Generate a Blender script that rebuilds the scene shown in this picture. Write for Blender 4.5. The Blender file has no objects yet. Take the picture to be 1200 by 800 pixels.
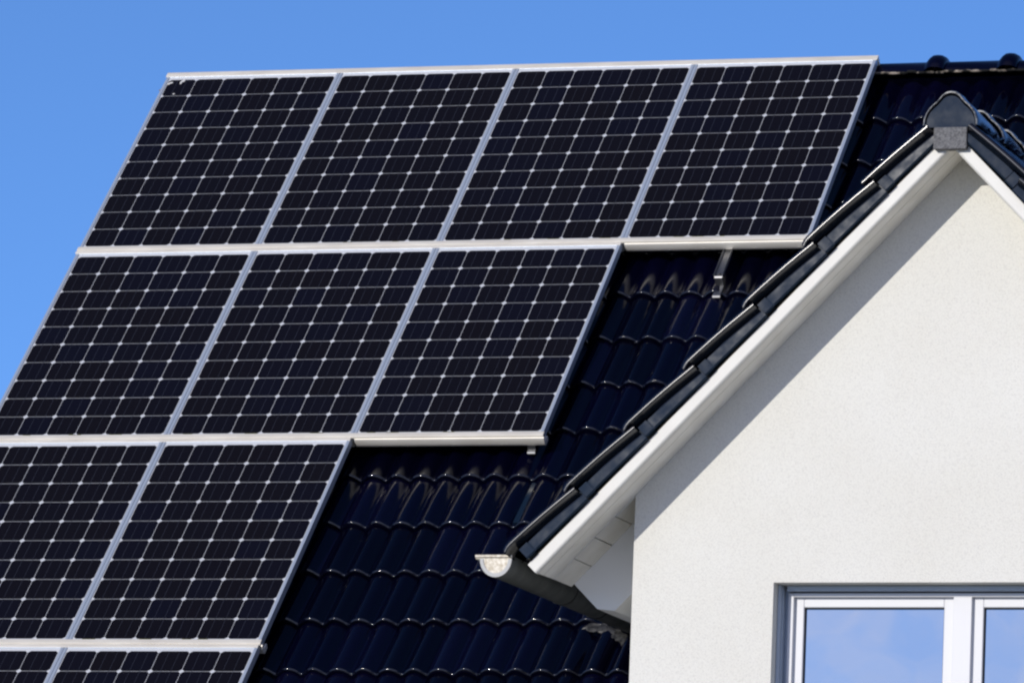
import bpy, math, random
from mathutils import Vector, Matrix, noise
random.seed(7)
S = bpy.context.scene
COL = S.collection
R = math.radians
Z0 = 9.01                      # height of the array's upper edge above the ground; "O-frame" z = world z - Z0

# ------------------------------------------------------------------ camera
CAM = Vector((13.83765, -35.96532, -7.40812 + Z0))
CR = Vector((0.95130202, 0.3058932, 0.03812893))
CU = Vector((0.01149466, -0.15880516, 0.98724303))
CF = Vector((-0.308046, 0.93872801, 0.15458781))
cd = bpy.data.cameras.new("camera"); cam = bpy.data.objects.new("camera", cd); COL.objects.link(cam)
m = Matrix.Identity(4)
for i in range(3):
    m[i][0], m[i][1], m[i][2], m[i][3] = CR[i], CU[i], -CF[i], CAM[i]
cam.matrix_world = m
cd.sensor_width = 36; cd.lens = 8420.9 / 1200 * 36; cd.clip_start = 0.5; cd.clip_end = 6000
S.camera = cam

# ------------------------------------------------------------------ sky, sun, exposure
SUN_DIR = Vector((-0.37, -1.0, 0.352)).normalized()
SUN_EL = math.asin(SUN_DIR.z)
SUN_ROT = math.atan2(SUN_DIR.x, SUN_DIR.y)
w = bpy.data.worlds.new("World"); S.world = w; w.use_nodes = True
nt = w.node_tree; bg = nt.nodes["Background"]
sky = nt.nodes.new("ShaderNodeTexSky"); sky.sky_type = 'NISHITA'; sky.sun_disc = False
sky.sun_elevation = SUN_EL; sky.sun_rotation = SUN_ROT
sky.altitude = 6000; sky.air_density = 1.0; sky.dust_density = 0.5; sky.ozone_density = 5.8
bg.inputs[1].default_value = 0.15
# thin pinkish fair-weather cloud in the sky on the sun's side (behind the camera; the window panes mirror it)
g_ = nt.nodes.new("ShaderNodeTexCoord"); sx = nt.nodes.new("ShaderNodeSeparateXYZ"); nt.links.new(g_.outputs["Generated"], sx.inputs[0])
mr = nt.nodes.new("ShaderNodeMapRange"); mr.inputs[1].default_value = -.1; mr.inputs[2].default_value = -.6; nt.links.new(sx.outputs[1], mr.inputs[0])
cn = nt.nodes.new("ShaderNodeTexNoise"); cn.inputs["Scale"].default_value = 26; cn.inputs["Detail"].default_value = 5; cn.inputs["Roughness"].default_value = .6
mpc = nt.nodes.new("ShaderNodeMapping"); mpc.inputs["Scale"].default_value = (1, 1, 1.8); nt.links.new(g_.outputs["Generated"], mpc.inputs[0]); nt.links.new(mpc.outputs[0], cn.inputs["Vector"])
cr = nt.nodes.new("ShaderNodeMapRange"); cr.inputs[1].default_value = .24; cr.inputs[2].default_value = .86; nt.links.new(cn.outputs[0], cr.inputs[0])
mu = nt.nodes.new("ShaderNodeMath"); mu.operation = 'MULTIPLY'; nt.links.new(mr.outputs[0], mu.inputs[0]); nt.links.new(cr.outputs[0], mu.inputs[1])
m2 = nt.nodes.new("ShaderNodeMath"); m2.operation = 'MULTIPLY'; m2.inputs[1].default_value = .85; nt.links.new(mu.outputs[0], m2.inputs[0])
cm = nt.nodes.new("ShaderNodeMix"); cm.data_type = 'RGBA'; nt.links.new(m2.outputs[0], cm.inputs[0]); nt.links.new(sky.outputs[0], cm.inputs[6]); cm.inputs[7].default_value = (6.9, 6.5, 7.7, 1)
nt.links.new(cm.outputs[2], bg.inputs[0])
sd = bpy.data.lights.new("sun", 'SUN'); sd.energy = 2.66; sd.angle = R(0.53); sd.color = (1.0, 0.955, 0.885)
sun = bpy.data.objects.new("sun", sd); COL.objects.link(sun)
sun.rotation_euler = SUN_DIR.to_track_quat('Z', 'Y').to_euler(); sun.location = (0, -20, 30)
S.view_settings.view_transform = 'Standard'; S.view_settings.look = 'None'
S.view_settings.gamma = 1; S.view_settings.use_curve_mapping = False
S.view_settings.exposure = 0.09
S.render.engine = 'CYCLES'; S.cycles.filter_width = 2.3

# ------------------------------------------------------------------ materials
def mat(name, col, rough=.5, metal=0, spec=.5, coat=0, coat_rough=.03):
    mm = bpy.data.materials.new(name); mm.use_nodes = True
    b = mm.node_tree.nodes["Principled BSDF"]
    b.inputs["Base Color"].default_value = (*col, 1); b.inputs["Roughness"].default_value = rough
    b.inputs["Metallic"].default_value = metal; b.inputs["Specular IOR Level"].default_value = spec
    b.inputs["Coat Weight"].default_value = coat; b.inputs["Coat Roughness"].default_value = coat_rough
    return mm
def nd(mm, t, **k):
    n = mm.node_tree.nodes.new(t)
    for a, v in k.items(): setattr(n, a, v)
    return n
def lk(mm, a, b): mm.node_tree.links.new(a, b)
def bsdf(mm): return mm.node_tree.nodes["Principled BSDF"]
def noise_tex(mm, scale, detail=3, rough=.55, coord='Object', stretch=None):
    tc = nd(mm, "ShaderNodeTexCoord"); n = nd(mm, "ShaderNodeTexNoise")
    n.inputs["Scale"].default_value = scale; n.inputs["Detail"].default_value = detail; n.inputs["Roughness"].default_value = rough
    src = tc.outputs[coord]
    if stretch:
        mp = nd(mm, "ShaderNodeMapping"); mp.inputs["Scale"].default_value = stretch
        lk(mm, src, mp.inputs[0]); src = mp.outputs[0]
    lk(mm, src, n.inputs["Vector"]); return n
def ramp(mm, fac, stops):
    r = nd(mm, "ShaderNodeValToRGB"); e = r.color_ramp.elements
    while len(e) < len(stops): e.new(.5)
    for x, (p, c) in zip(e, stops): x.position = p; x.color = (*c, 1) if len(c) == 3 else c
    lk(mm, fac, r.inputs[0]); return r
def add_bump(mm, h, dist, strength=1.0):
    b = nd(mm, "ShaderNodeBump"); b.inputs["Distance"].default_value = dist; b.inputs["Strength"].default_value = strength
    lk(mm, h, b.inputs["Height"]); lk(mm, b.outputs[0], bsdf(mm).inputs["Normal"]); return b
def vary(mm, scale, c0, c1, lo=.35, hi=.65, **k):
    n = noise_tex(mm, scale, **k); r = ramp(mm, n.outputs[0], [(lo, c0), (hi, c1)])
    lk(mm, r.outputs[0], bsdf(mm).inputs["Base Color"]); return n

M = {}
# scraped plaster
p = M['plaster'] = mat("plaster", (.78, .77, .74), .92, spec=.2)
n1 = noise_tex(p, 125, 4, .7); n2 = noise_tex(p, 1.3, 4, .6)
r1 = ramp(p, n1.outputs[0], [(.3, (.665, .652, .605)), (.5, (.785, .773, .715)), (.78, (.83, .82, .762))])
r2 = ramp(p, n2.outputs[0], [(.3, (.955, .945, .925)), (.7, (1, 1, 1))])
mx = nd(p, "ShaderNodeMix", data_type='RGBA', blend_type='MULTIPLY'); mx.inputs[0].default_value = 1
lk(p, r1.outputs[0], mx.inputs[6]); lk(p, r2.outputs[0], mx.inputs[7]); lk(p, mx.outputs[2], bsdf(p).inputs["Base Color"])
add_bump(p, n1.outputs[0], .005, .4)
# glazed roof tiles
t = M['tile'] = mat("glazed tile", (.002, .0025, .01), .1, spec=.26)
at = nd(t, "ShaderNodeAttribute", attribute_name="tone")
r = ramp(t, at.outputs["Fac"], [(0, (.0007, .0008, .0045)), (.6, (.0008, .0009, .0075)), (1, (.0020, .0019, .0115))])
lk(t, r.outputs[0], bsdf(t).inputs["Base Color"])
n1 = noise_tex(t, 9, 4, .6); rr = ramp(t, n1.outputs[0], [(.3, (.07,) * 3), (.7, (.115,) * 3)]); lk(t, rr.outputs[0], bsdf(t).inputs["Roughness"])
n2 = noise_tex(t, 25, 2); add_bump(t, n2.outputs[0], .0025, .05)
M['tile_rim'] = mat('glazed tile edge', (.0016, .002, .006), .19, spec=.8)
M['tile_edge'] = mat('thick glaze edge', (.0014, .0018, .007), .085, spec=.75)
M['cap_glint'] = mat('painted cap glint', (.30, .29, .265), .3, spec=.8); vary(M['cap_glint'], 60, (.10, .10, .095), (.42, .41, .37), lo=.38, hi=.56)  # sun glint on the cap's front rim, painted as a patchy pale colour
M['tile_side'] = v = mat("slate engobe", (.007, .015, .028), .1, spec=.36)
n1 = noise_tex(v, 14, 4); rr = ramp(v, n1.outputs[0], [(.3, (.07,) * 3), (.7, (.14,) * 3)]); lk(v, rr.outputs[0], bsdf(v).inputs["Roughness"])
n2 = noise_tex(v, 12, 2); add_bump(v, n2.outputs[0], .002, .15)
M['under'] = mat("roofing membrane", (.006, .006, .007), .9, spec=.1)
# photovoltaics
CP, MXX = .1597, (1 - .1597 * 6) / 2
c = M['cell'] = mat("silicon cell", (.006, .0065, .014), .5, spec=.05, coat=.45, coat_rough=.06)
tc = nd(c, "ShaderNodeTexCoord"); mp = nd(c, "ShaderNodeMapping"); mp.inputs["Scale"].default_value = (1 / CP, 1 / CP, 0)
mp.inputs["Location"].default_value = (-MXX / CP, .03 / CP, 0)
oi = nd(c, "ShaderNodeObjectInfo"); fl = nd(c, "ShaderNodeVectorMath", operation='FLOOR'); ad = nd(c, "ShaderNodeVectorMath", operation='ADD')
wn = nd(c, "ShaderNodeTexWhiteNoise")
lk(c, tc.outputs["Object"], mp.inputs[0]); lk(c, mp.outputs[0], fl.inputs[0]); lk(c, fl.outputs[0], ad.inputs[0])
sc = nd(c, "ShaderNodeMath", operation='MULTIPLY'); sc.inputs[1].default_value = 517.3; lk(c, oi.outputs["Random"], sc.inputs[0])
fr = nd(c, "ShaderNodeMath", operation='FLOOR'); lk(c, sc.outputs[0], fr.inputs[0]); lk(c, fr.outputs[0], ad.inputs[1]); lk(c, ad.outputs[0], wn.inputs[0])
rr = ramp(c, wn.outputs["Value"], [(0, (.0054, .0036, .0036)), (.6, (.0048, .0034, .0046)), (1, (.0042, .0034, .0072))])
lk(c, rr.outputs[0], bsdf(c).inputs["Base Color"])
M['backsheet'] = mat("white backsheet", (.62, .63, .65), .5, spec=.3, coat=.7, coat_rough=.06)
M['busbar'] = mat("tinned busbar", (.03, .031, .042), .45, metal=.0, coat=.7, coat_rough=.06)
M['frame'] = f_ = mat("anodised frame", (.46, .52, .61), .34, metal=.35)
n1 = noise_tex(f_, 40, 3, stretch=(1, .05, 1)); rr = ramp(f_, n1.outputs[0], [(.3, (.29,) * 3), (.7, (.42,) * 3)]); lk(f_, rr.outputs[0], bsdf(f_).inputs["Roughness"])
M['rail'] = f_ = mat("mill aluminium", (.68, .66, .63), .42, metal=.2)
n1 = vary(f_, 18, (.72, .665, .57), (.85, .795, .69), detail=4, stretch=(.25, 1, 1))
M['rail_metal'] = f_ = mat("bright rolled aluminium", (.74, .73, .71), .42, metal=.4)
n1 = vary(f_, 18, (.80, .755, .67), (.90, .86, .78), detail=4, stretch=(.25, 1, 1))
M['steel'] = mat("stainless steel", (.24, .24, .245), .46, metal=1)
M['dropping'] = mat("bird dropping", (.62, .61, .58), .9)
g = M['moss'] = mat("moss", (.05, .07, .015), .95, spec=.1); vary(g, 200, (.025, .035, .008), (.11, .11, .03))
# timber, plastic, metal of the house
M['white'] = q = mat("white painted timber", (.80, .79, .77), .42, spec=.4)
n1 = noise_tex(q, 6, 4, stretch=(1, .15, 1)); rr = ramp(q, n1.outputs[0], [(.3, (.68, .662, .612)), (.7, (.735, .722, .67))]); lk(q, rr.outputs[0], bsdf(q).inputs["Base Color"])
M['soffit'] = q = mat("soffit paint", (.74, .72, .67), .6, spec=.3)
n1 = vary(q, 9, (.80, .77, .70), (.88, .855, .79), detail=5)
M['eave'] = mat("eave board paint", (.88, .875, .85), .6, spec=.3)
M['pvc'] = mat("window plastic", (.70, .70, .715), .3, spec=.5)
M['gasket'] = mat("rubber gasket", (.03, .03, .03), .6)
M['guide'] = q = mat("shutter aluminium", (.46, .52, .60), .4, metal=.2)
M['cement'] = q = mat("fibre cement", (.16, .16, .165), .9, spec=.2)
n1 = vary(q, 130, (.10, .10, .105), (.21, .21, .215), detail=4); add_bump(q, n1.outputs[0], .003, .5)
M['zinc'] = q = mat("weathered zinc", (.24, .25, .24), .6, metal=.15)
n1 = vary(q, 12, (.10, .107, .10), (.15, .157, .147), detail=5)
M['zinc_new'] = q = mat("bright zinc end", (.5, .5, .5), .5, metal=.3)
n1 = vary(q, 70, (.34, .30, .235), (.55, .52, .46), detail=3)
M['zinc_ring'] = mat('soldered zinc rim', (.38, .385, .385), .55, metal=.2)
M['mortar'] = q = mat("ridge mortar", (.30, .26, .22), .95, spec=.1)
n1 = vary(q, 22, (.015, .015, .015), (.34, .29, .24), lo=.47, hi=.66, detail=4)
M['lead'] = q = mat("lead flashing", (.20, .20, .20), .5, metal=.5); vary(q, 50, (.02, .02, .02), (.085, .082, .077))
# window pane: coated insulating glass, mirror-like outside, dark room behind
q = M['pane'] = bpy.data.materials.new("coated pane"); q.use_nodes = True
gl = nd(q, "ShaderNodeBsdfGlossy"); gl.inputs["Color"].default_value = (.86, .93, 1, 1); gl.inputs["Roughness"].default_value = .0
df = bsdf(q); df.inputs["Base Color"].default_value = (.02, .025, .03, 1); df.inputs["Roughness"].default_value = .3
ms = nd(q, "ShaderNodeMixShader"); ms.inputs[0].default_value = .48
lk(q, df.outputs[0], ms.inputs[1]); lk(q, gl.outputs[0], ms.inputs[2]); lk(q, ms.outputs[0], q.node_tree.nodes["Material Output"].inputs[0])
nb = noise_tex(q, 1.6, 2); b_ = nd(q, "ShaderNodeBump"); b_.inputs["Distance"].default_value = .004; b_.inputs["Strength"].default_value = .35
lk(q, nb.outputs[0], b_.inputs["Height"]); lk(q, b_.outputs[0], gl.inputs["Normal"])
q = M['ground'] = mat("lawn and paving", (.09, .11, .05), .95, spec=.1); vary(q, .12, (.24, .235, .17), (.40, .37, .32), detail=6)

# ------------------------------------------------------------------ mesh helper
class MB:
    def __init__(s): s.v = []; s.f = []; s.mi = []; s.sm = []; s.tone = []
    def add(s, vs, fs, mi=0, smooth=False, tone=0.):
        o = len(s.v); s.v += [tuple(x) for x in vs]; s.tone += [tone] * len(vs)
        for f in fs: s.f.append(tuple(o + i for i in f)); s.mi.append(mi); s.sm.append(smooth)
    def box(s, x0, x1, y0, y1, z0, z1, mi=0, T=None, bev=0):
        if x1 < x0: x0, x1 = x1, x0
        if y1 < y0: y0, y1 = y1, y0
        if z1 < z0: z0, z1 = z1, z0
        if not bev:
            vs = [(x, y, z) for z in (z0, z1) for y in (y0, y1) for x in (x0, x1)]
            fs = [(0, 2, 3, 1), (4, 5, 7, 6), (0, 1, 5, 4), (2, 6, 7, 3), (0, 4, 6, 2), (1, 3, 7, 5)]
        else:
            b = bev; lo = (x0, y0, z0); hi = (x1, y1, z1); vs = []; idx = {}
            for c in range(8):
                sg = [(c >> k) & 1 for k in range(3)]
                for ax in range(3):
                    p = [(hi[k] if sg[k] else lo[k]) if k == ax else ((hi[k] - b) if sg[k] else (lo[k] + b)) for k in range(3)]
                    idx[c, ax] = len(vs); vs.append(p)
            fs = []
            for ax in range(3):
                o1, o2 = [k for k in range(3) if k != ax]
                for sd_ in (0, 1):
                    cs = [(sd_ << ax) | (a << o1) | (b2 << o2) for a, b2 in ((0, 0), (1, 0), (1, 1), (0, 1))]
                    fs.append(tuple(idx[c, ax] for c in cs))
                for a in (0, 1):
                    for b2 in (0, 1):
                        c0 = (a << o1) | (b2 << o2); c1 = c0 | (1 << ax)
                        fs.append((idx[c0, o1], idx[c1, o1], idx[c1, o2], idx[c0, o2]))
            for c in range(8): fs.append((idx[c, 0], idx[c, 1], idx[c, 2]))
        if T: vs = [T(*v) for v in vs]
        s.add(vs, fs, mi)
    def prism(s, prof, T, t0, t1, mi=0, smooth=False, caps=True, n=1):
        """closed profile [(a,b)] swept from t0 to t1; T(t,a,b) -> point"""
        k = len(prof); vs = []
        for j in range(n + 1):
            t = t0 + (t1 - t0) * j / n
            vs += [T(t, a, b) for a, b in prof]
        fs = [(j * k + i, j * k + (i + 1) % k, (j + 1) * k + (i + 1) % k, (j + 1) * k + i) for j in range(n) for i in range(k)]
        s.add(vs, fs, mi, smooth)
        if caps: s.add(vs[:k] + vs[-k:], [tuple(range(k))[::-1], tuple(range(k, 2 * k))], mi)
    def blob(s, c, rx, ry, rz, mi=0, seed=0, T=None, seg=7, rings=4):
        vs = []; fs = []
        for i in range(rings + 1):
            th = math.pi * i / rings
            for j in range(seg):
                ph = 2 * math.pi * j / seg
                d = Vector((math.sin(th) * math.cos(ph), math.sin(th) * math.sin(ph), math.cos(th)))
                k = 1 + .35 * noise.noise(d * 1.7 + Vector((seed * 3.1, 0, 0)))
                pnt = (c[0] + d.x * rx * k, c[1] + d.y * ry * k, c[2] + d.z * rz * k)
                vs.append(T(*pnt) if T else pnt)
        for i in range(rings):
            for j in range(seg):
                fs.append((i * seg + j, i * seg + (j + 1) % seg, (i + 1) * seg + (j + 1) % seg, (i + 1) * seg + j))
        s.add(vs, fs, mi, True)
    def build(s, name, mats, parent=None, origin=(0, 0, 0), weld=True, sharp=None):
        me = bpy.data.meshes.new(name)
        ox, oy, oz = origin
        me.from_pydata([(x - ox, y - oy, z - oz) for x, y, z in s.v], [], s.f)
        for mm in (mats if isinstance(mats, (list, tuple)) else [mats]): me.materials.append(M[mm])
        me.polygons.foreach_set("material_index", s.mi); me.polygons.foreach_set("use_smooth", s.sm)
        a = me.attributes.new("tone", 'FLOAT', 'POINT'); a.data.foreach_set("value", s.tone)
        me.validate(); me.update()
        import bmesh
        bm = bmesh.new(); bm.from_mesh(me)
        if weld: bmesh.ops.remove_doubles(bm, verts=bm.verts, dist=1e-5)
        bmesh.ops.recalc_face_normals(bm, faces=bm.faces)
        if sharp:
            for e in bm.edges:
                if len(e.link_faces) == 2 and e.calc_face_angle(0) > R(sharp): e.smooth = False
        bm.to_mesh(me); bm.free()
        o = bpy.data.objects.new(name, me); COL.objects.link(o)
        if parent: o.parent = parent
        return o
def thing(name, label, cat, loc, rot=(0, 0, 0), group=None):
    o = bpy.data.objects.new(name, None); COL.objects.link(o); o.location = loc; o.rotation_euler = rot
    o.empty_display_size = .2; o['label'] = label; o['category'] = cat
    if group: o['group'] = group
    return o

# ------------------------------------------------------------------ frames of reference (O-frame: ridge along x, house behind +y)
A = R(44.431); CA, SA = math.cos(A), math.sin(A)
def P(x, s, n): return (x, -s * CA - n * SA, -s * SA + n * CA)      # main roof: s down the slope, n off the array's top face
XR, YF, YW = 5.838, -5.406, -5.126                                  # gable ridge x, barge-board front, plaster face
GP = R(45.6); CG, SG = math.cos(GP), math.sin(GP); ZR = -1.4396     # fascia-top line's apex
def G(side):                                                        # gable slope: y along, s down, n out
    def T(y, s, n): return (XR + side * (s * CG + n * SG), y, ZR - s * SG + n * CG)
    return T

# ------------------------------------------------------------------ ground
mb = MB(); mb.add([(-3000, -3000, 0), (3000, -3000, 0), (3000, 3000, 0), (-3000, 3000, 0)], [(0, 1, 2, 3)])
gr = mb.build("ground", 'ground'); gr['kind'] = 'structure'

# ------------------------------------------------------------------ the house
HO = (4.0, -2.0, -Z0)
house = thing("house", "white plastered house with glossy dark tiled roof and a pointed front gable", "house", (HO[0], HO[1], 0))
def part(mb, name, mats, parent=house, **k):
    o = mb.build(name, mats, parent, origin=HO, **k)
    return o
def sub(mb, name, mats, parent, **k):
    return mb.build(name, mats, parent, origin=HO, **k)

TW = .256
def roll(u):
    u %= 1
    d = abs(u - .25) / .233
    if d < 1: return .031 * (1 - d * d) ** .85
    d = abs(u - .75) / .233
    if d < 1: return .033 * (1 - d * d) ** 1.25
    return 0
US = [0, .008, .0165] + [.017 + .466 * i / 14 for i in range(1, 14)] + [.483, .5, .517] + [.517 + .466 * i / 14 for i in range(1, 14)] + [.9835, .992, 1]
def tile_field(mb, T, x0, x1, phase, courses, gauge, base, keep=lambda x, s: True, tilt=.028, thick=.022, smin=-9):
    k0 = math.floor((x0 - phase) / TW); k1 = math.ceil((x1 - phase) / TW)
    for ci, se in enumerate(courses):
        su = max(se - gauge - .055, smin)
        for k in range(k0, k1):
            xa = phase + k * TW
            if xa < x0 - .01 or xa + TW > x1 + .01: continue
            if not keep(xa + TW / 2, se - gauge / 2): continue
            j = random.uniform(-.0016, .0016); js = random.uniform(-.003, .003); jt = random.uniform(-.0012, .0012)
            tone = random.random() ** 1.5
            r = .012; rows = []
            L = se + js - su
            rows.append((su, 0, 0)); rows.append((su + L * .55, 0, .55 * tilt)); rows.append((se + js - r, 0, tilt * (L - r) / L))
            for q in range(1, 7):
                th = math.pi / 2 * q / 6
                rows.append((se + js - r + r * math.sin(th), -r + r * math.cos(th), tilt))
            rows.append((se + js - .0005, -thick, tilt)); rows.append((se + js - .05, -thick, tilt))
            vs = []
            for (s_, dn, lift) in rows:
                for u in US:
                    e = -.004 if u in (0, 1) else 0
                    vs.append(T(xa + u * TW, s_, base + roll(u) + lift + dn + e + j + jt * (u - .5)))
            K = len(US)
            fs = [(a * K + b, a * K + b + 1, (a + 1) * K + b + 1, (a + 1) * K + b) for a in range(len(rows) - 1) for b in range(K - 1)]
            mb.add(vs, fs, 0, True, tone)
            n0 = (K - 1) * 2; n1_ = (K - 1) * 8          # the glaze lies thicker and shinier on the rounded lower edge
            for q in range(len(mb.mi) - len(fs) + n0, len(mb.mi) - len(fs) + n1_): mb.mi[q] = 1

# main roof -----------------------------------------------------------------
GAUGE = .3925
courses = [.40 + GAUGE * k for k in range(0, 18)]
def keep_main(x, s):
    x_, y, z = P(x, s, -.14)
    if abs(x_ - XR) < 1.45:
        return z > ZR - abs(x_ - XR) * 1.02 - .12
    return True
mb = MB()
tile_field(mb, P, -.05, 9.9, .02 - TW, courses, GAUGE, -.168, keep_main)
roof = part(mb, "main_roof", ['tile', 'tile_edge'], weld=False, sharp=50)
mb = MB()   # membrane under the tiles and rear slope
def keepout(x, s): return keep_main(x, s)
for i in range(39):
    for k in range(37):
        xa, xb = i * .25, (i + 1) * .25; sa, sb = -.1 + k * .2, -.1 + (k + 1) * .2
        if keep_main((xa + xb) / 2, (sa + sb) / 2) and keep_main(xa, sb) and keep_main(xb, sb):
            mb.add([P(xa, sa, -.205), P(xb, sa, -.205), P(xb, sb, -.205), P(xa, sb, -.205)], [(0, 1, 2, 3)])
sub(mb, "underlay", 'under', roof)
mb = MB()
YA = .115
def PB(x, s, n):
    q = P(x, s, n); return (q[0], 2 * YA - q[1], q[2])
mb.box(-.03, 9.86, -.05, 7.1, -.19, -.14, 0, PB)
part(mb, "rear_roof", 'tile')
# ridge tiles: collared half-round caps
ZC = -.108
def ridge_tile(mb, T, t0, L, rad, collar, mi=0):
    prof_t = [(0, rad * .985), (L * .71, rad), (L * .735, rad + collar * .28), (L * .77, rad + collar * .68), (L * .81, rad + collar * .95), (L * .86, rad + collar), (L * .92, rad + collar * .92), (L * .975, rad + collar * .6), (L, rad + collar * .2), (L, rad - .012)]
    N = 16; vs = []; fs = []
    for tt, rr in prof_t:
        for i in range(N + 1):
            a = math.pi * (.13 + .74 * i / N)
            vs.append(T(t0 + tt, rr * math.cos(a), rr * math.sin(a)))
    for j in range(len(prof_t) - 1):
        for i in range(N): fs.append((j * (N + 1) + i, j * (N + 1) + i + 1, (j + 1) * (N + 1) + i + 1, (j + 1) * (N + 1) + i))
    mb.add(vs, fs, mi, True, random.random())
for k in range(25):
    mb = MB()
    j = random.uniform(-.003, .003)
    ridge_tile(mb, lambda t, a, b: (t, YA + a, ZC + b + j), 4.306 - .394 * .85 + .394 * (k - 10), .394, .108, .038)
    sub(mb, "ridge_tile", 'tile', roof, sharp=60)
mb = MB()
for k in range(200):
    x = -.02 + k * .0495
    mb.blob((x, YA - .094 + random.uniform(-.004, .004), ZC + .037 + random.uniform(-.004, .004)), .036, .010, .008, 0, k)
sub(mb, "ridge_mortar", 'mortar', roof)
# flat pass tile and lead at the gutter
mb = MB(); mb.prism([(3.555, -.150), (3.925, -.118), (3.925, -.128), (3.555, -.160)], lambda t, a, b: P(t, a, b), 2.968, 3.024)
sub(mb, "flat_tile", 'tile_side', roof)
FL = [(3.545, 4.745), (3.625, 4.757), (3.672, 4.772), (3.712, 4.803), (3.752, 4.832), (3.785, 4.868), (3.80, 4.905), (3.81, 4.96)]
mb = MB(); vs = []; NA, NB = 42, 5
for i in range(NA):
    f = i / (NA - 1) * (len(FL) - 1); k = min(int(f), len(FL) - 2); f -= k
    xx = FL[k][0] * (1 - f) + FL[k + 1][0] * f; ss = FL[k][1] * (1 - f) + FL[k + 1][1] * f
    for j in range(NB):
        q = noise.noise_vector(Vector((i * .33, j * .8, 2.2)))
        vs.append(P(xx + .012 * q.x + .010 * (j - 2), ss + .014 * q.y - .013 * (j - 2), -.126 + .012 * q.z - .004 * abs(j - 2)))
mb.add(vs, [(a * NB + b, a * NB + b + 1, (a + 1) * NB + b + 1, (a + 1) * NB + b) for a in range(NA - 1) for b in range(NB - 1)], 0, True)
sub(mb, "flashing", 'lead', roof)

# house body ---------------------------------------------------------------
mb = MB()
mb.prism([(-4.75, -Z0), (-4.75, -5.05), (YA, -.33), (2 * YA + 4.75, -5.05), (2 * YA + 4.75, -Z0)], lambda t, a, b: (t, a, b), .32, 4.30)
mb.prism([(-4.75, -Z0), (-4.75, -5.05), (YA, -.33), (2 * YA + 4.75, -5.05), (2 * YA + 4.75, -Z0)], lambda t, a, b: (t, a, b), 7.40, 9.55)
part(mb, "house_wall", 'plaster')

# gable wall with the window opening -----------------------------------------
XL, XRR = 4.335, 2 * XR - 4.335
WX0, WX1, WZT, WZB = 4.998, 2 * 5.842 - 4.998, -3.440, -4.80
def zs(x, n=-.056): return ZR + n / CG - abs(x - XR) * math.tan(GP)
mb = MB()
y0, y1 = YW, YW + .34
V = [(XL, -Z0), (XRR, -Z0), (XRR, zs(XRR) + .02), (XR, zs(XR) + .02), (XL, zs(XL) + .02), (WX0, WZB), (WX1, WZB), (WX1, WZT), (WX0, WZT), (WX0, -Z0), (WX1, -Z0), (WX0, zs(WX0) + .02), (WX1, zs(WX1) + .02)]
F = [(0, 9, 8, 11, 4), (9, 10, 6, 5), (8, 7, 12, 3, 11), (10, 1, 2, 12, 7), ]
F = [(0, 9, 5, 8, 11, 4), (9, 10, 6, 5), (8, 7, 12, 3, 11), (10, 1, 2, 12, 7, 6)]
mb.add([(x, y0, z) for x, z in V], F)
mb.add([(x, y1, z) for x, z in V], [f[::-1] for f in F])
for loop in ((0, 4), (2, 1)):
    a, b = V[loop[0]], V[loop[1]]
    mb.add([(a[0], y0, a[1]), (b[0], y0, b[1]), (b[0], y1, b[1]), (a[0], y1, a[1])], [(0, 1, 2, 3)])
for a, b in ((5, 6), (6, 7), (7, 8), (8, 5)):
    a, b = V[a], V[b]
    mb.add([(a[0], y0, a[1]), (b[0], y0, b[1]), (b[0], y1, b[1]), (a[0], y1, a[1])], [(0, 1, 2, 3)])
# cheeks running back to the main roof
for xa, xb in ((XL + .001, XL + .3), (XRR - .3, XRR - .001)):
    yb = -2.95
    pr = [(y1 - .002, -Z0), (y1 - .002, zs(XL) - .03), (yb, zs(XL) - .03), (-4.8, -5.2), (-4.8, -Z0)]
    mb.prism(pr, lambda t, a, b: (t, a, b), xa, xb)
gwall = part(mb, "gable_wall", 'plaster')
# room behind the window: dark, closed
mb = MB(); mb.box(XL + .31, XRR - .31, y1 + .01, y1 + .02, -5.6, -2.6)
sub(mb, "room_blind", 'under', gwall)

# gable roof ----------------------------------------------------------------
VG = .385
tips = [2.765 - VG * k for k in range(8)]
mb = MB()
for side in (-1, 1):
    T = G(side)
    ph = YF + .115
    tile_field(mb, lambda x, s, n: T(x, s, n), ph, ph + TW * 21, ph, sorted(tips), VG, .058,
               lambda y, s: (T(y, s, .08)[2] > (y * SA / CA - .14 / CA) - .06 and s < 2.8 or True) and T(y, s, .08)[2] > y * math.tan(A) - .14 / CA - .25, smin=.05)
    mb.add([T(YF + .03, -.0, .02), T(-.9, 0, .02), T(-.9, 2.735, .02), T(YF + .03, 2.735, .02)], [(0, 1, 2, 3)])
groof = part(mb, "gable_roof", ['tile', 'tile_edge'], weld=False, sharp=50)

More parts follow.
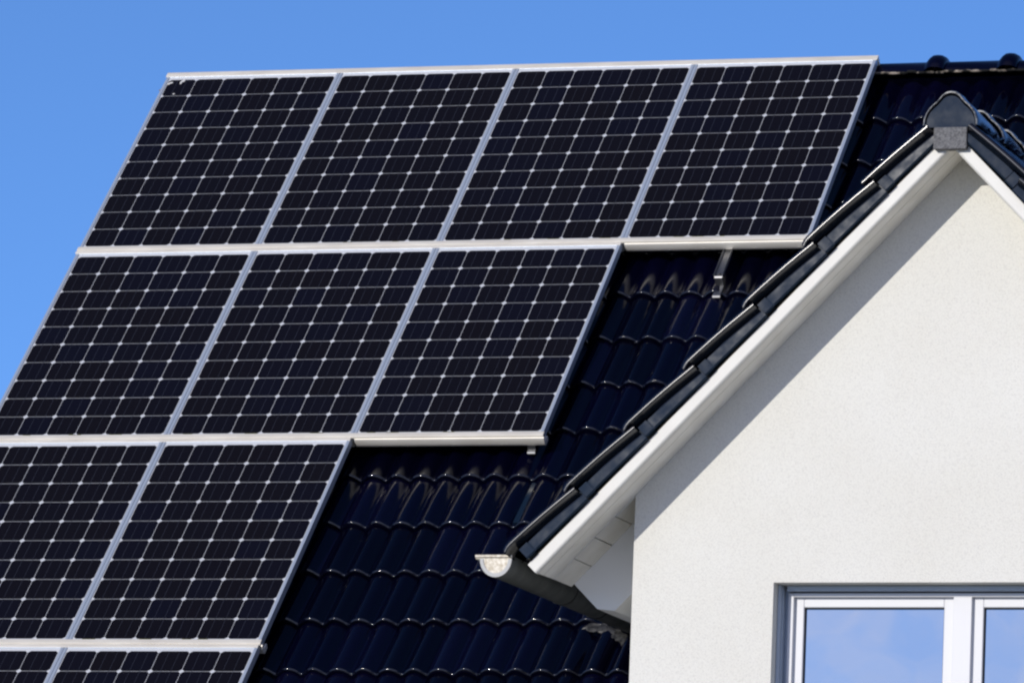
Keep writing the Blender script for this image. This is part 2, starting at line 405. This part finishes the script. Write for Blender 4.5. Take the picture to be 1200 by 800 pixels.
def verge_tile(side, s1):
    T0 = G(side); s0 = max(s1 - VG - .045, .07); mb = MB(); L = s1 - s0
    j = random.uniform(-.002, .002)
    def T(s, o, n):
        t = (s - s0) / (VG + .045)
        return T0(YF - o, s, n + .037 * t + .005 * math.sin(math.pi * min(t, 1)) - .022 + j - .014 * max(0, (t - .90) / .10) ** 2)
    rollp = [(-.118, .088), (-.06, .100), (.010, .106)]
    rollp += [(.062 + .0165 * math.sin(a_), .0895 + .0165 * math.cos(a_)) for a_ in [R(q) for q in (-14, 8, 30, 48, 64, 78, 90, 102, 116)]]
    rollp += [(.0225, .060), (.0, .060), (-.02, .072), (-.118, .070)]
    # roll and top: swept with a rounded lower end
    mb.prism(rollp, T, s0, s1 - .004, 0, True, True, n=22)
    k = len(rollp); c0 = [T(s1 - .004, *q) for q in rollp]
    cx = sum(q[0] for q in rollp) / k; cy = sum(q[1] for q in rollp) / k
    c1 = [T(s1, q[0] + (cx - q[0]) * .04, q[1] - .004) for q in rollp]
    mb.add(c0 + c1, [(i, (i + 1) % k, k + (i + 1) % k, k + i) for i in range(k)] + [tuple(range(k, 2 * k))], 0, True)
    # side lap, in its own frame without the lift so that it keeps parallel to the barge board
    def TP(s, o, n): return T0(YF - o, s, n + .012 * (s - s0) / L + j)
    mb.prism([(.022, .056), (.0235, .010), (.020, .002), (.004, .002), (.004, .056)], TP, s0 - .005, s1 - .108, 1, False, True)
    mb.prism([(.0295, .058), (.0305, .006), (.027, -.002), (.004, -.002), (.004, .058)], TP, s1 - .101, s1 - .052, 1, False, True)
    mb.prism([(.018, .056), (.018, .004), (.004, .004), (.004, .056)], TP, s1 - .108, s1 - .101, 1, False, False)
    return sub(mb, "verge_tile", ['tile_rim', 'tile_side'], groof, sharp=40)
for side in (-1, 1):
    for s1 in tips: verge_tile(side, s1)
# ridge caps of the gable and the closing cap
def cap_prof(sc=1., lift=0.):
    pts = [(-.128, -.008), (-.126, .02), (-.116, .048), (-.104, .068), (-.086, .088), (-.066, .104), (-.053, .119), (-.040, .135), (-.022, .147), (0, .151)]
    pts = pts + [(-a, b) for a, b in pts[-2::-1]]
    return [(a * sc, b * sc + lift) for a, b in pts]
YC = YF - .045
def gable_cap(y_front, L, lift):
    mb = MB(); pr = cap_prof(); inn = [(a * .87, (b - .012) * .88) for a, b in pr]
    K = len(pr); rows = []
    zb = ZR + .012
    for (dy, sc) in ((.022, .86), (.009, .875), (.0025, .90), (.0, .928), (.002, .956), (.008, .979), (.017, .994), (.028, 1.0), (.09, 1.0), (.13, .965), (L, .90)):
        rows.append([(XR + a * sc, y_front + dy, zb + b * sc + lift * (1 - dy / L)) for a, b in pr])
    vs = [q for r_ in rows for q in r_]
    fs = [(j * K + i, j * K + i + 1, (j + 1) * K + i + 1, (j + 1) * K + i) for j in range(len(rows) - 1) for i in range(K - 1)]
    mb.add(vs, fs, 0, True, random.random())
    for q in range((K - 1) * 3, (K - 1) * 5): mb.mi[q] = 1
    return mb
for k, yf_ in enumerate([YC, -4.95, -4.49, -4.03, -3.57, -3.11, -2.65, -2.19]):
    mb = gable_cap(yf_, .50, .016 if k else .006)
    cap = sub(mb, "gable_ridge_tile", ['tile_rim', 'cap_glint'], groof, sharp=60)
mb = MB()
pr = [(a * .90, (b - .010) * .90 + .006) for a, b in cap_prof()]
K = len(pr)
mb.prism(pr, lambda t, a, b: (XR + a, t, ZR + .012 + b), YC + .012, YC + .03, 0, False)
sub(mb, "ridge_end_disc", 'tile_side', groof)
mb = MB(); mb.box(XR - .076, XR + .076, YF - .036, YF + .02, -1.5365, ZR + .002, 0, None, .003)
part(mb, "apex_block", 'cement')

# barge boards, soffits, eave box ----------------------------------------------
SE = 2.735
for side in (-1, 1):
    T = G(side)
    mb = MB()
    # front board: rounded lower arris, cut square to the slope at the eave, mitred at the apex
    prof = [(0, -.001), (0, -.046), (.002, -.052), (.006, -.0555), (.012, -.057), (.030, -.057), (.030, -.001)]
    def TB(t, a, b):
        s = t
        if t < .5: s = -b * math.tan(GP) * -1 if False else (.0 + (-b) * math.tan(GP))
        return T(YF + a, s, b)
    vs = [TB(0, a, b) for a, b in prof] + [T(YF + a, SE, b) for a, b in prof]
    k = len(prof)
    mb.add(vs, [(i, (i + 1) % k, k + (i + 1) % k, k + i) for i in range(k)] + [tuple(range(k))[::-1], tuple(range(k, 2 * k))])
    bb = part(mb, "barge_board", 'white')
    mb = MB()
    for ya, yb, n in ((YF + .0305, YF + .110, -.0535), (YF + .124, YF + .200, -.0505), (YF + .2005, YW - .002, -.047)):
        vs = [T(ya, -n * math.tan(GP), n), T(yb, -n * math.tan(GP), n), T(yb, SE - .003, n), T(ya, SE - .003, n)]
        n2 = -.004
        vs += [T(ya, -n2 * math.tan(GP), n2), T(yb, -n2 * math.tan(GP), n2), T(yb, SE - .003, n2), T(ya, SE - .003, n2)]
        mb.add(vs, [(0, 1, 2, 3), (7, 6, 5, 4), (0, 4, 5, 1), (2, 6, 7, 3), (1, 5, 6, 2), (3, 7, 4, 0)])
    part(mb, "verge_soffit", 'soffit')
    # eave overhang boards
    s_ = SE - .004; kk = 0
    while s_ > 2.12:
        mb = MB(); s2 = s_ - .1345
        mb.box(YW + .001, -4.857, s2 + .005, s_, -.048 - .002 * (kk % 2), -.006, 0, T)
        o = part(mb, "soffit_board", 'soffit'); s_ = s2; kk += 1
    # eave box behind, closing the rafter tails
    mb = MB()
    sx = lambda x: XR + side * (XR - x)
    pr = [(3.972, zs(3.972, -.046)), (4.088, -3.526), (4.172, -3.534), (XL - .001, -3.372), (XL - .001, zs(XL, -.046))]
    mb.prism([(sx(a), b) for a, b in pr], lambda t, a, b: (a, t, b), -4.856, -3.05)
    part(mb, "eave_box", 'eave')
    # gutter
    mb = MB(); gx, gz, gr_ = 3.785, -3.372, .074
    def TG(a, b, y): return (XR + side * (XR - (gx + a)), y, gz + b)
    N = 14
    yE = -3.12
    arc = [(-gr_ * math.cos(math.pi * i / N), -gr_ * 1.1 * math.sin(math.pi * i / N)) for i in range(N + 1)]
    inn = [(a * .955, b * .955) for a, b in arc[::-1]]
    prof = [(arc[0][0], .012)] + arc + [(arc[-1][0], .014), (inn[0][0], .014)] + inn + [(inn[-1][0], .012)]
    yG = YF - .030
    mb.prism(prof, lambda t, a, b: TG(a, b, t), yG + .003, yE, 0, True)
    bead = [(-gr_ - .011 + .012 * math.cos(2 * math.pi * i / 10), .006 + .012 * math.sin(2 * math.pi * i / 10)) for i in range(10)]
    mb.prism(bead, lambda t, a, b: TG(a, b, t), yG + .004, yE, 0, True)
    gut = part(mb, "gutter", 'zinc', sharp=50)
    mb = MB()
    e = [(a * 1.02, b * 1.02) for a, b in arc]
    mb.prism([(-gr_ - .022, .0), (-gr_ - .022, .016), (gr_ * 1.02, .018)] + e[::-1][0:0] + e[::-1], lambda t, a, b: TG(a, b, t), yG - .004, yG + .002, 0)
    ring_o = e; ring_i = [(a * .80, b * .80) for a, b in arc]
    vs = [TG(a, b, yG - .009) for a, b in ring_o] + [TG(a, b, yG - .009) for a, b in ring_i] + [TG(a, b, yG - .004) for a, b in ring_o] + [TG(a, b, yG - .004) for a, b in ring_i]
    k = len(ring_o)
    mb.add(vs, [(i, i + 1, k + i + 1, k + i) for i in range(k - 1)] + [(2 * k + i, i, i + 1, 2 * k + i + 1)[::-1] for i in range(k - 1)] + [(3 * k + i, k + i, k + i + 1, 3 * k + i + 1) for i in range(k - 1)], 1)
    mb.box(-gr_ - .024, gr_ * 1.03, yG - .012, yG - .004, .006, .019, 0, lambda x, y, z: TG(x, z, y), .002)
    sub(mb, "gutter_end", ['zinc_new', 'zinc_ring'], gut)
    for yj in (-4.43, -3.91):
        mb = MB()
        band_o = [(a * 1.035, b * 1.035) for a, b in arc]; band_i = [(a * 1.005, b * 1.005) for a, b in arc]
        mb.prism(band_o + band_i[::-1], lambda t, a, b: TG(a, b, t), yj, yj + .035, 0, True)
        mb.prism([(a * 1.04, b * 1.04) for a, b in arc] + [(a * 1.006, b * 1.006) for a, b in arc[::-1]], lambda t, a, b: TG(a, b, t), yj - .009, yj - .0005, 1, True)
        sub(mb, "gutter_joint", ['zinc', 'gasket'], gut, sharp=50)

# window --------------------------------------------------------------------
WC = 5.842; yP = YW + .13
mb = MB()
fx0, fx1, fz1 = 5.0325, 2 * WC - 5.0325, -3.4715
def winbar(mb, x0, x1, z0, z1, ya, yb, b=.0015): mb.box(x0, x1, ya, yb, z0, z1, 0, None, b)
mb = MB()
winbar(mb, fx0, 5.0575, WZB + .03, fz1, yP, yP + .075); winbar(mb, 2 * WC - 5.0575, fx1, WZB + .03, fz1, yP, yP + .075)
winbar(mb, 5.0577, 2 * WC - 5.0577, -3.489, fz1, yP, yP + .075); winbar(mb, 5.0577, 2 * WC - 5.0577, WZB + .03, WZB + .06, yP, yP + .075)
winbar(mb, 5.800, 5.884, WZB + .06, -3.4892, yP, yP + .075)
win = part(mb, "window", 'pvc')
for sgn in (1, -1):
    X = (lambda x: x) if sgn == 1 else (lambda x: 2 * WC - x)
    mb = MB(); ya = yP + .026
    winbar(mb, X(5.052), X(5.100), WZB + .055, -3.486, ya, ya + .06, .003); winbar(mb, X(5.751), X(5.806), WZB + .055, -3.486, ya, ya + .06, .003)
    winbar(mb, X(5.1002), X(5.7508), -3.5335, -3.486, ya, ya + .06, .003); winbar(mb, X(5.1002), X(5.7508), WZB + .055, WZB + .10, ya, ya + .06, .003)
    sub(mb, "sash", 'pvc', win)
    mb = MB()
    yg = ya + .016
    winbar(mb, X(5.0995), X(5.1045), WZB + .101, -3.533, yg, yg + .012, .001); winbar(mb, X(5.7465), X(5.7515), WZB + .101, -3.533, yg, yg + .012, .001)
    winbar(mb, X(5.1046), X(5.7464), -3.539, -3.533, yg, yg + .012, .001)
    sub(mb, "gasket", 'gasket', win)
    mb = MB(); mb.box(X(5.099), X(5.752), yg + .010, yg + .03, WZB + .09, -3.531)
    sub(mb, "pane", 'pane', win)
for sgn in (1, -1):
    X = (lambda x: x) if sgn == 1 else (lambda x: 2 * WC - x)
    mb = MB()
    mb.box(X(WX0 + .001), X(5.0115), yP - .058, yP + .05, WZB + .03, WZT - .001, 0, None, .002)
    mb.box(X(5.0119), X(5.0165), yP - .030, yP + .05, WZB + .03, WZT - .001, 0, None, .001)
    mb.box(X(5.0169), X(5.0322), yP + .022, yP + .05, WZB + .03, WZT - .001)
    sub(mb, "shutter_guide", 'guide', win)
mb = MB()
mb.box(WX0 + .035, WX1 - .035, yP - .030, yP + .02, -3.4655, WZT - .001, 0, None, .003)
mb.box(WX0 + .035, WX1 - .035, yP - .034, yP - .0305, -3.4665, -3.4600, 0, None, .001)
sub(mb, "shutter_bar", 'guide', win)
mb = MB(); mb.box(WX0 - .03, WX1 + .03, YW - .05, yP + .05, WZB - .01, WZB + .029, 0, None, .003)
sub(mb, "window_sill", 'guide', win)

# ------------------------------------------------------------------ solar panels
ROW = 1.6924
S0, S1 = -.012, 1.662
def panel_base(x, row): return Vector(P(x, row * ROW, 0)) + Vector((0, 0, Z0))
NAMES = ["top row", "second row from the top", "third row from the top", "bottom row"]
PG = "solar panels in the stepped array on the roof"
def make_panel():
    root = thing("solar_panel", "", "solar panel", panel_base(0, 0), (A, 0, 0), PG)
    mb = MB(); fw = .016; x0, x1 = .001, .999
    for xa, xb in ((x0, x0 + fw), (x1 - fw, x1)): mb.box(xa, xb, -S1, -S0, -.038, 0, 0, None, .0012)
    mb.box(x0 + fw + .0002, x1 - fw - .0002, -(S0 + .022), -S0, -.038, -.0004, 0, None, .001)
    mb.box(x0 + fw + .0002, x1 - fw - .0002, -S1, -(S1 - .025), -.038, -.0004, 0, None, .001)
    mb.build("panel_frame", 'frame', root)
    mb = MB()
    mb.box(x0 + .003, x1 - .003, -S1 + .003, -S0 - .003, -.010, -.0052, 0)
    h = CP - .0026; ch = .0135
    for r_ in range(10):
        for c_ in range(6):
            xa = MXX + c_ * CP + .0013; ya = -(.03 + r_ * CP + .0013)
            q = [(xa + ch, ya), (xa + h - ch, ya), (xa + h, ya - ch), (xa + h, ya - h + ch), (xa + h - ch, ya - h), (xa + ch, ya - h), (xa, ya - h + ch), (xa, ya - ch)]
            mb.add([(a, b, -.0046) for a, b in q], [tuple(range(8))[::-1]], 1)
    for c_ in range(6):
        for fr_ in (1 / 3, 2 / 3):
            xb = MXX + c_ * CP + CP * fr_
            mb.add([(xb - .0009, -.034, -.0042), (xb + .0009, -.034, -.0042), (xb + .0009, -.03 - 10 * CP + .004, -.0042), (xb - .0009, -.03 - 10 * CP + .004, -.0042)], [(0, 1, 2, 3)], 2)
    mb.build("cell_sheet", ['backsheet', 'cell', 'busbar'], root)
    return root
ORD = ["leftmost", "second from the left", "third from the left", "rightmost"]
proto = make_panel()
rows = [(4, 0), (3, 1), (2, 2), (2, 3)]
labels = {
 (0, 0): "solar panel at the array's top left corner, marked by a white bird dropping",
 (0, 1): "second solar panel from the left in the four-panel top row, against the sky",
 (0, 2): "third solar panel from the left in the four-panel top row, against the sky",
 (0, 3): "solar panel at the right end of the top row, beside the tiled ridge",
 (1, 0): "solar panel at the left end of the second row, rising against the sky",
 (1, 1): "middle solar panel of the three in the second row from the top",
 (1, 2): "solar panel at the right end of the second row, above a bare rail",
 (2, 0): "left solar panel of the third row, cut off by the left edge of the photo",
 (2, 1): "right solar panel of the third row, beside the open dark tiles",
 (3, 0): "left solar panel of the lowest row, only its top cells showing",
 (3, 1): "right solar panel of the lowest row, cut off by the bottom edge of the photo",
}
panels = {}
for n_, r_ in rows:
    for c_ in range(n_):
        if (r_, c_) == (0, 0): o = proto
        else:
            o = proto.copy(); COL.objects.link(o)
            for ch in proto.children:
                d = ch.copy(); COL.objects.link(d); d.parent = o
        o.location = panel_base(c_ * 1.0, r_); o['label'] = labels[r_, c_]; panels[r_, c_] = o
# bird dropping on the first panel; moss along the lower edges of some
for cl in (((.040, -.058, .014, .009, 1), (.030, -.068, .009, .012, 2)), ((.105, -.045, .013, .010, 3), (.098, -.060, .007, .016, 4), (.110, -.035, .007, .007, 5)), ((.088, -.17, .008, .006, 6),)):
    mb = MB()
    for (x, y, a, b, sd_) in cl: mb.blob((x, y, -.0042), a, b, .0012, 0, sd_, None, 9, 4)
    mb.build("bird_dropping", 'dropping', panels[0, 0])
for key, spots in {(0, 2): (.38, .62, .9), (0, 3): (.30, .40, .52), (1, 0): (.25, .5, .72), (1, 1): (.12, .45, .8), (1, 2): (.1, .2, .5), (2, 1): (.1, .4, .62, .7), (2, 0): (.3, .55), (0, 1): (.5, .77)}.items():
    rnd = random.Random(sum(key) * 7 + key[0])
    for sx_ in spots:
        mb = MB(); x = sx_ - .03
        for k in range(rnd.randint(7, 13)):
            x += rnd.uniform(.003, .007)
            mb.blob((x, -1.6345 + abs(rnd.gauss(0, .002)), -.003), .0065, .0045, .0035, 0, k, None, 6, 3)
        mb.build("moss_growth", 'moss', panels[key])

# ------------------------------------------------------------------ mounting rails
RG = "aluminium rails between the panel rows"
rail_lab = ["pale aluminium rail along the top edge of the array against the sky",
            "long aluminium rail under the top row of panels, its right end open above bare tiles",
            "aluminium rail under the second row, its bright bare end above the open tiles",
            "aluminium rail between the third row and the lowest row of panels"]
def rail(k, L, cov):
    root = thing("mounting_rail", rail_lab[k], "rail", Vector(P(0, k * ROW - .02, 0)) + Vector((0, 0, Z0)), (A, 0, 0), RG)
    so = -.02
    def T(t, a, b): return (t, -(a - so), b)
    mb = MB()
    if k == 0:
        mb.prism([(-.034, -.05), (-.036, -.002), (-.033, .0022), (-.024, .0036), (.004, .0034), (.0085, .0020), (.0085, -.0003), (-.012, -.0003), (-.014, -.05)], T, -.004, L + .004, 0, False)
    else:
        a0, a1 = -.054, -.0225                          # relative to k*ROW: lower lip of the row above
        mb.prism([(a0, -.0002), (a0, .0016), (a0 + .004, .0034), (a1 - .006, .0036), (a1, .0022), (a1 + .003, -.003), (a1 + .0035, -.008), (-.0285, -.008), (-.0285, -.0002)], T, -.004, L + .004, 0)
    mb.build("rail_lip", 'rail', root)
    if k:
        mb = MB()
        body = [(-.0281, -.0085), (-.0205, -.010), (-.0180, -.0135), (-.0162, -.020), (-.0153, -.028), (-.0153, -.040), (-.0165, -.050), (-.0195, -.058), (-.024, -.0625), (-.0278, -.064), (-.075, -.064), (-.075, -.040), (-.0281, -.040)]
        if cov > .01:
            low = [(a - (.008 if a > -.027 else 0), b) for a, b in body]
            mb.prism([(q[0], q[1]) for q in low], T, 0, cov, 0, True)
            mb.prism(body, T, cov + .012, L + .006, 0, True)
        else: mb.prism(body, T, 0, L + .006, 0, True)
        mb.build("rail_channel", 'rail_metal', root, sharp=45)
        mb = MB()
        mb.prism([(-.0185, -.007), (-.0145, -.001), (-.0138, .0022), (-.010, .0036), (.003, .0034), (.0085, .0020), (.0085, -.0002), (-.0122, -.0003), (-.0125, -.010), (-.0185, -.010)], T, -.004, cov - .0005, 0)
        mb.build("upper_lip", 'rail', root)
    return root
rail(0, 4.0, 4.0); rail(1, 4.0, 3.0); rail(2, 3.0, 2.0); rail(3, 2.0, 2.0)

# ------------------------------------------------------------------ roof hooks
def hook(x, s_top, s_end, n_top, n_end, s_toe, lab):
    root = thing("roof_hook", lab, "hook", Vector(P(x, s_toe, n_end)) + Vector((0, 0, Z0)), (A, 0, 0))
    def T(xx, a, b): return (xx, -(a - s_toe), b - n_end)
    mb = MB(); w = .024
    mb.box(-w, w, s_top, s_end, n_top - .005, n_top, 0, T, .001)
    for sg in (-1, 1): mb.box(sg * w, sg * (w - .004), s_top, s_end, n_top + .0005, n_top + .012, 0, T, .001)
    mb.build("strap", 'steel', root)
    mb = MB()
    mb.prism([(s_end - .004, n_top - .006), (s_end + .003, n_top + .001), (s_end + .008, n_top - .004), (s_end + .010, n_end + .012), (s_toe - .006, n_end + .010), (s_toe, n_end + .003), (s_toe, n_end - .004), (s_end + .002, n_end)], lambda t, a, b: T(t, a, b), -w + .004, w - .004, 0)
    mb.build("toe", 'steel', root)
    mb = MB()
    pr = [(.009 * math.cos(i * math.pi / 3), .009 * math.sin(i * math.pi / 3)) for i in range(6)]
    mb.prism(pr, lambda t, a, b: T(a, s_end - .02 + b, t), n_top + .0005, n_top + .009, 0)
    mb.build("bolt", 'steel', root)
hook(3.560, 1.64, 1.905, -.064, -.128, 2.005, "bent stainless roof hook hanging under the open rail end of the top row")
hook(2.925, 3.20, 3.345, -.066, -.105, 3.375, "small steel roof hook peeping out under the rail end of the second row")
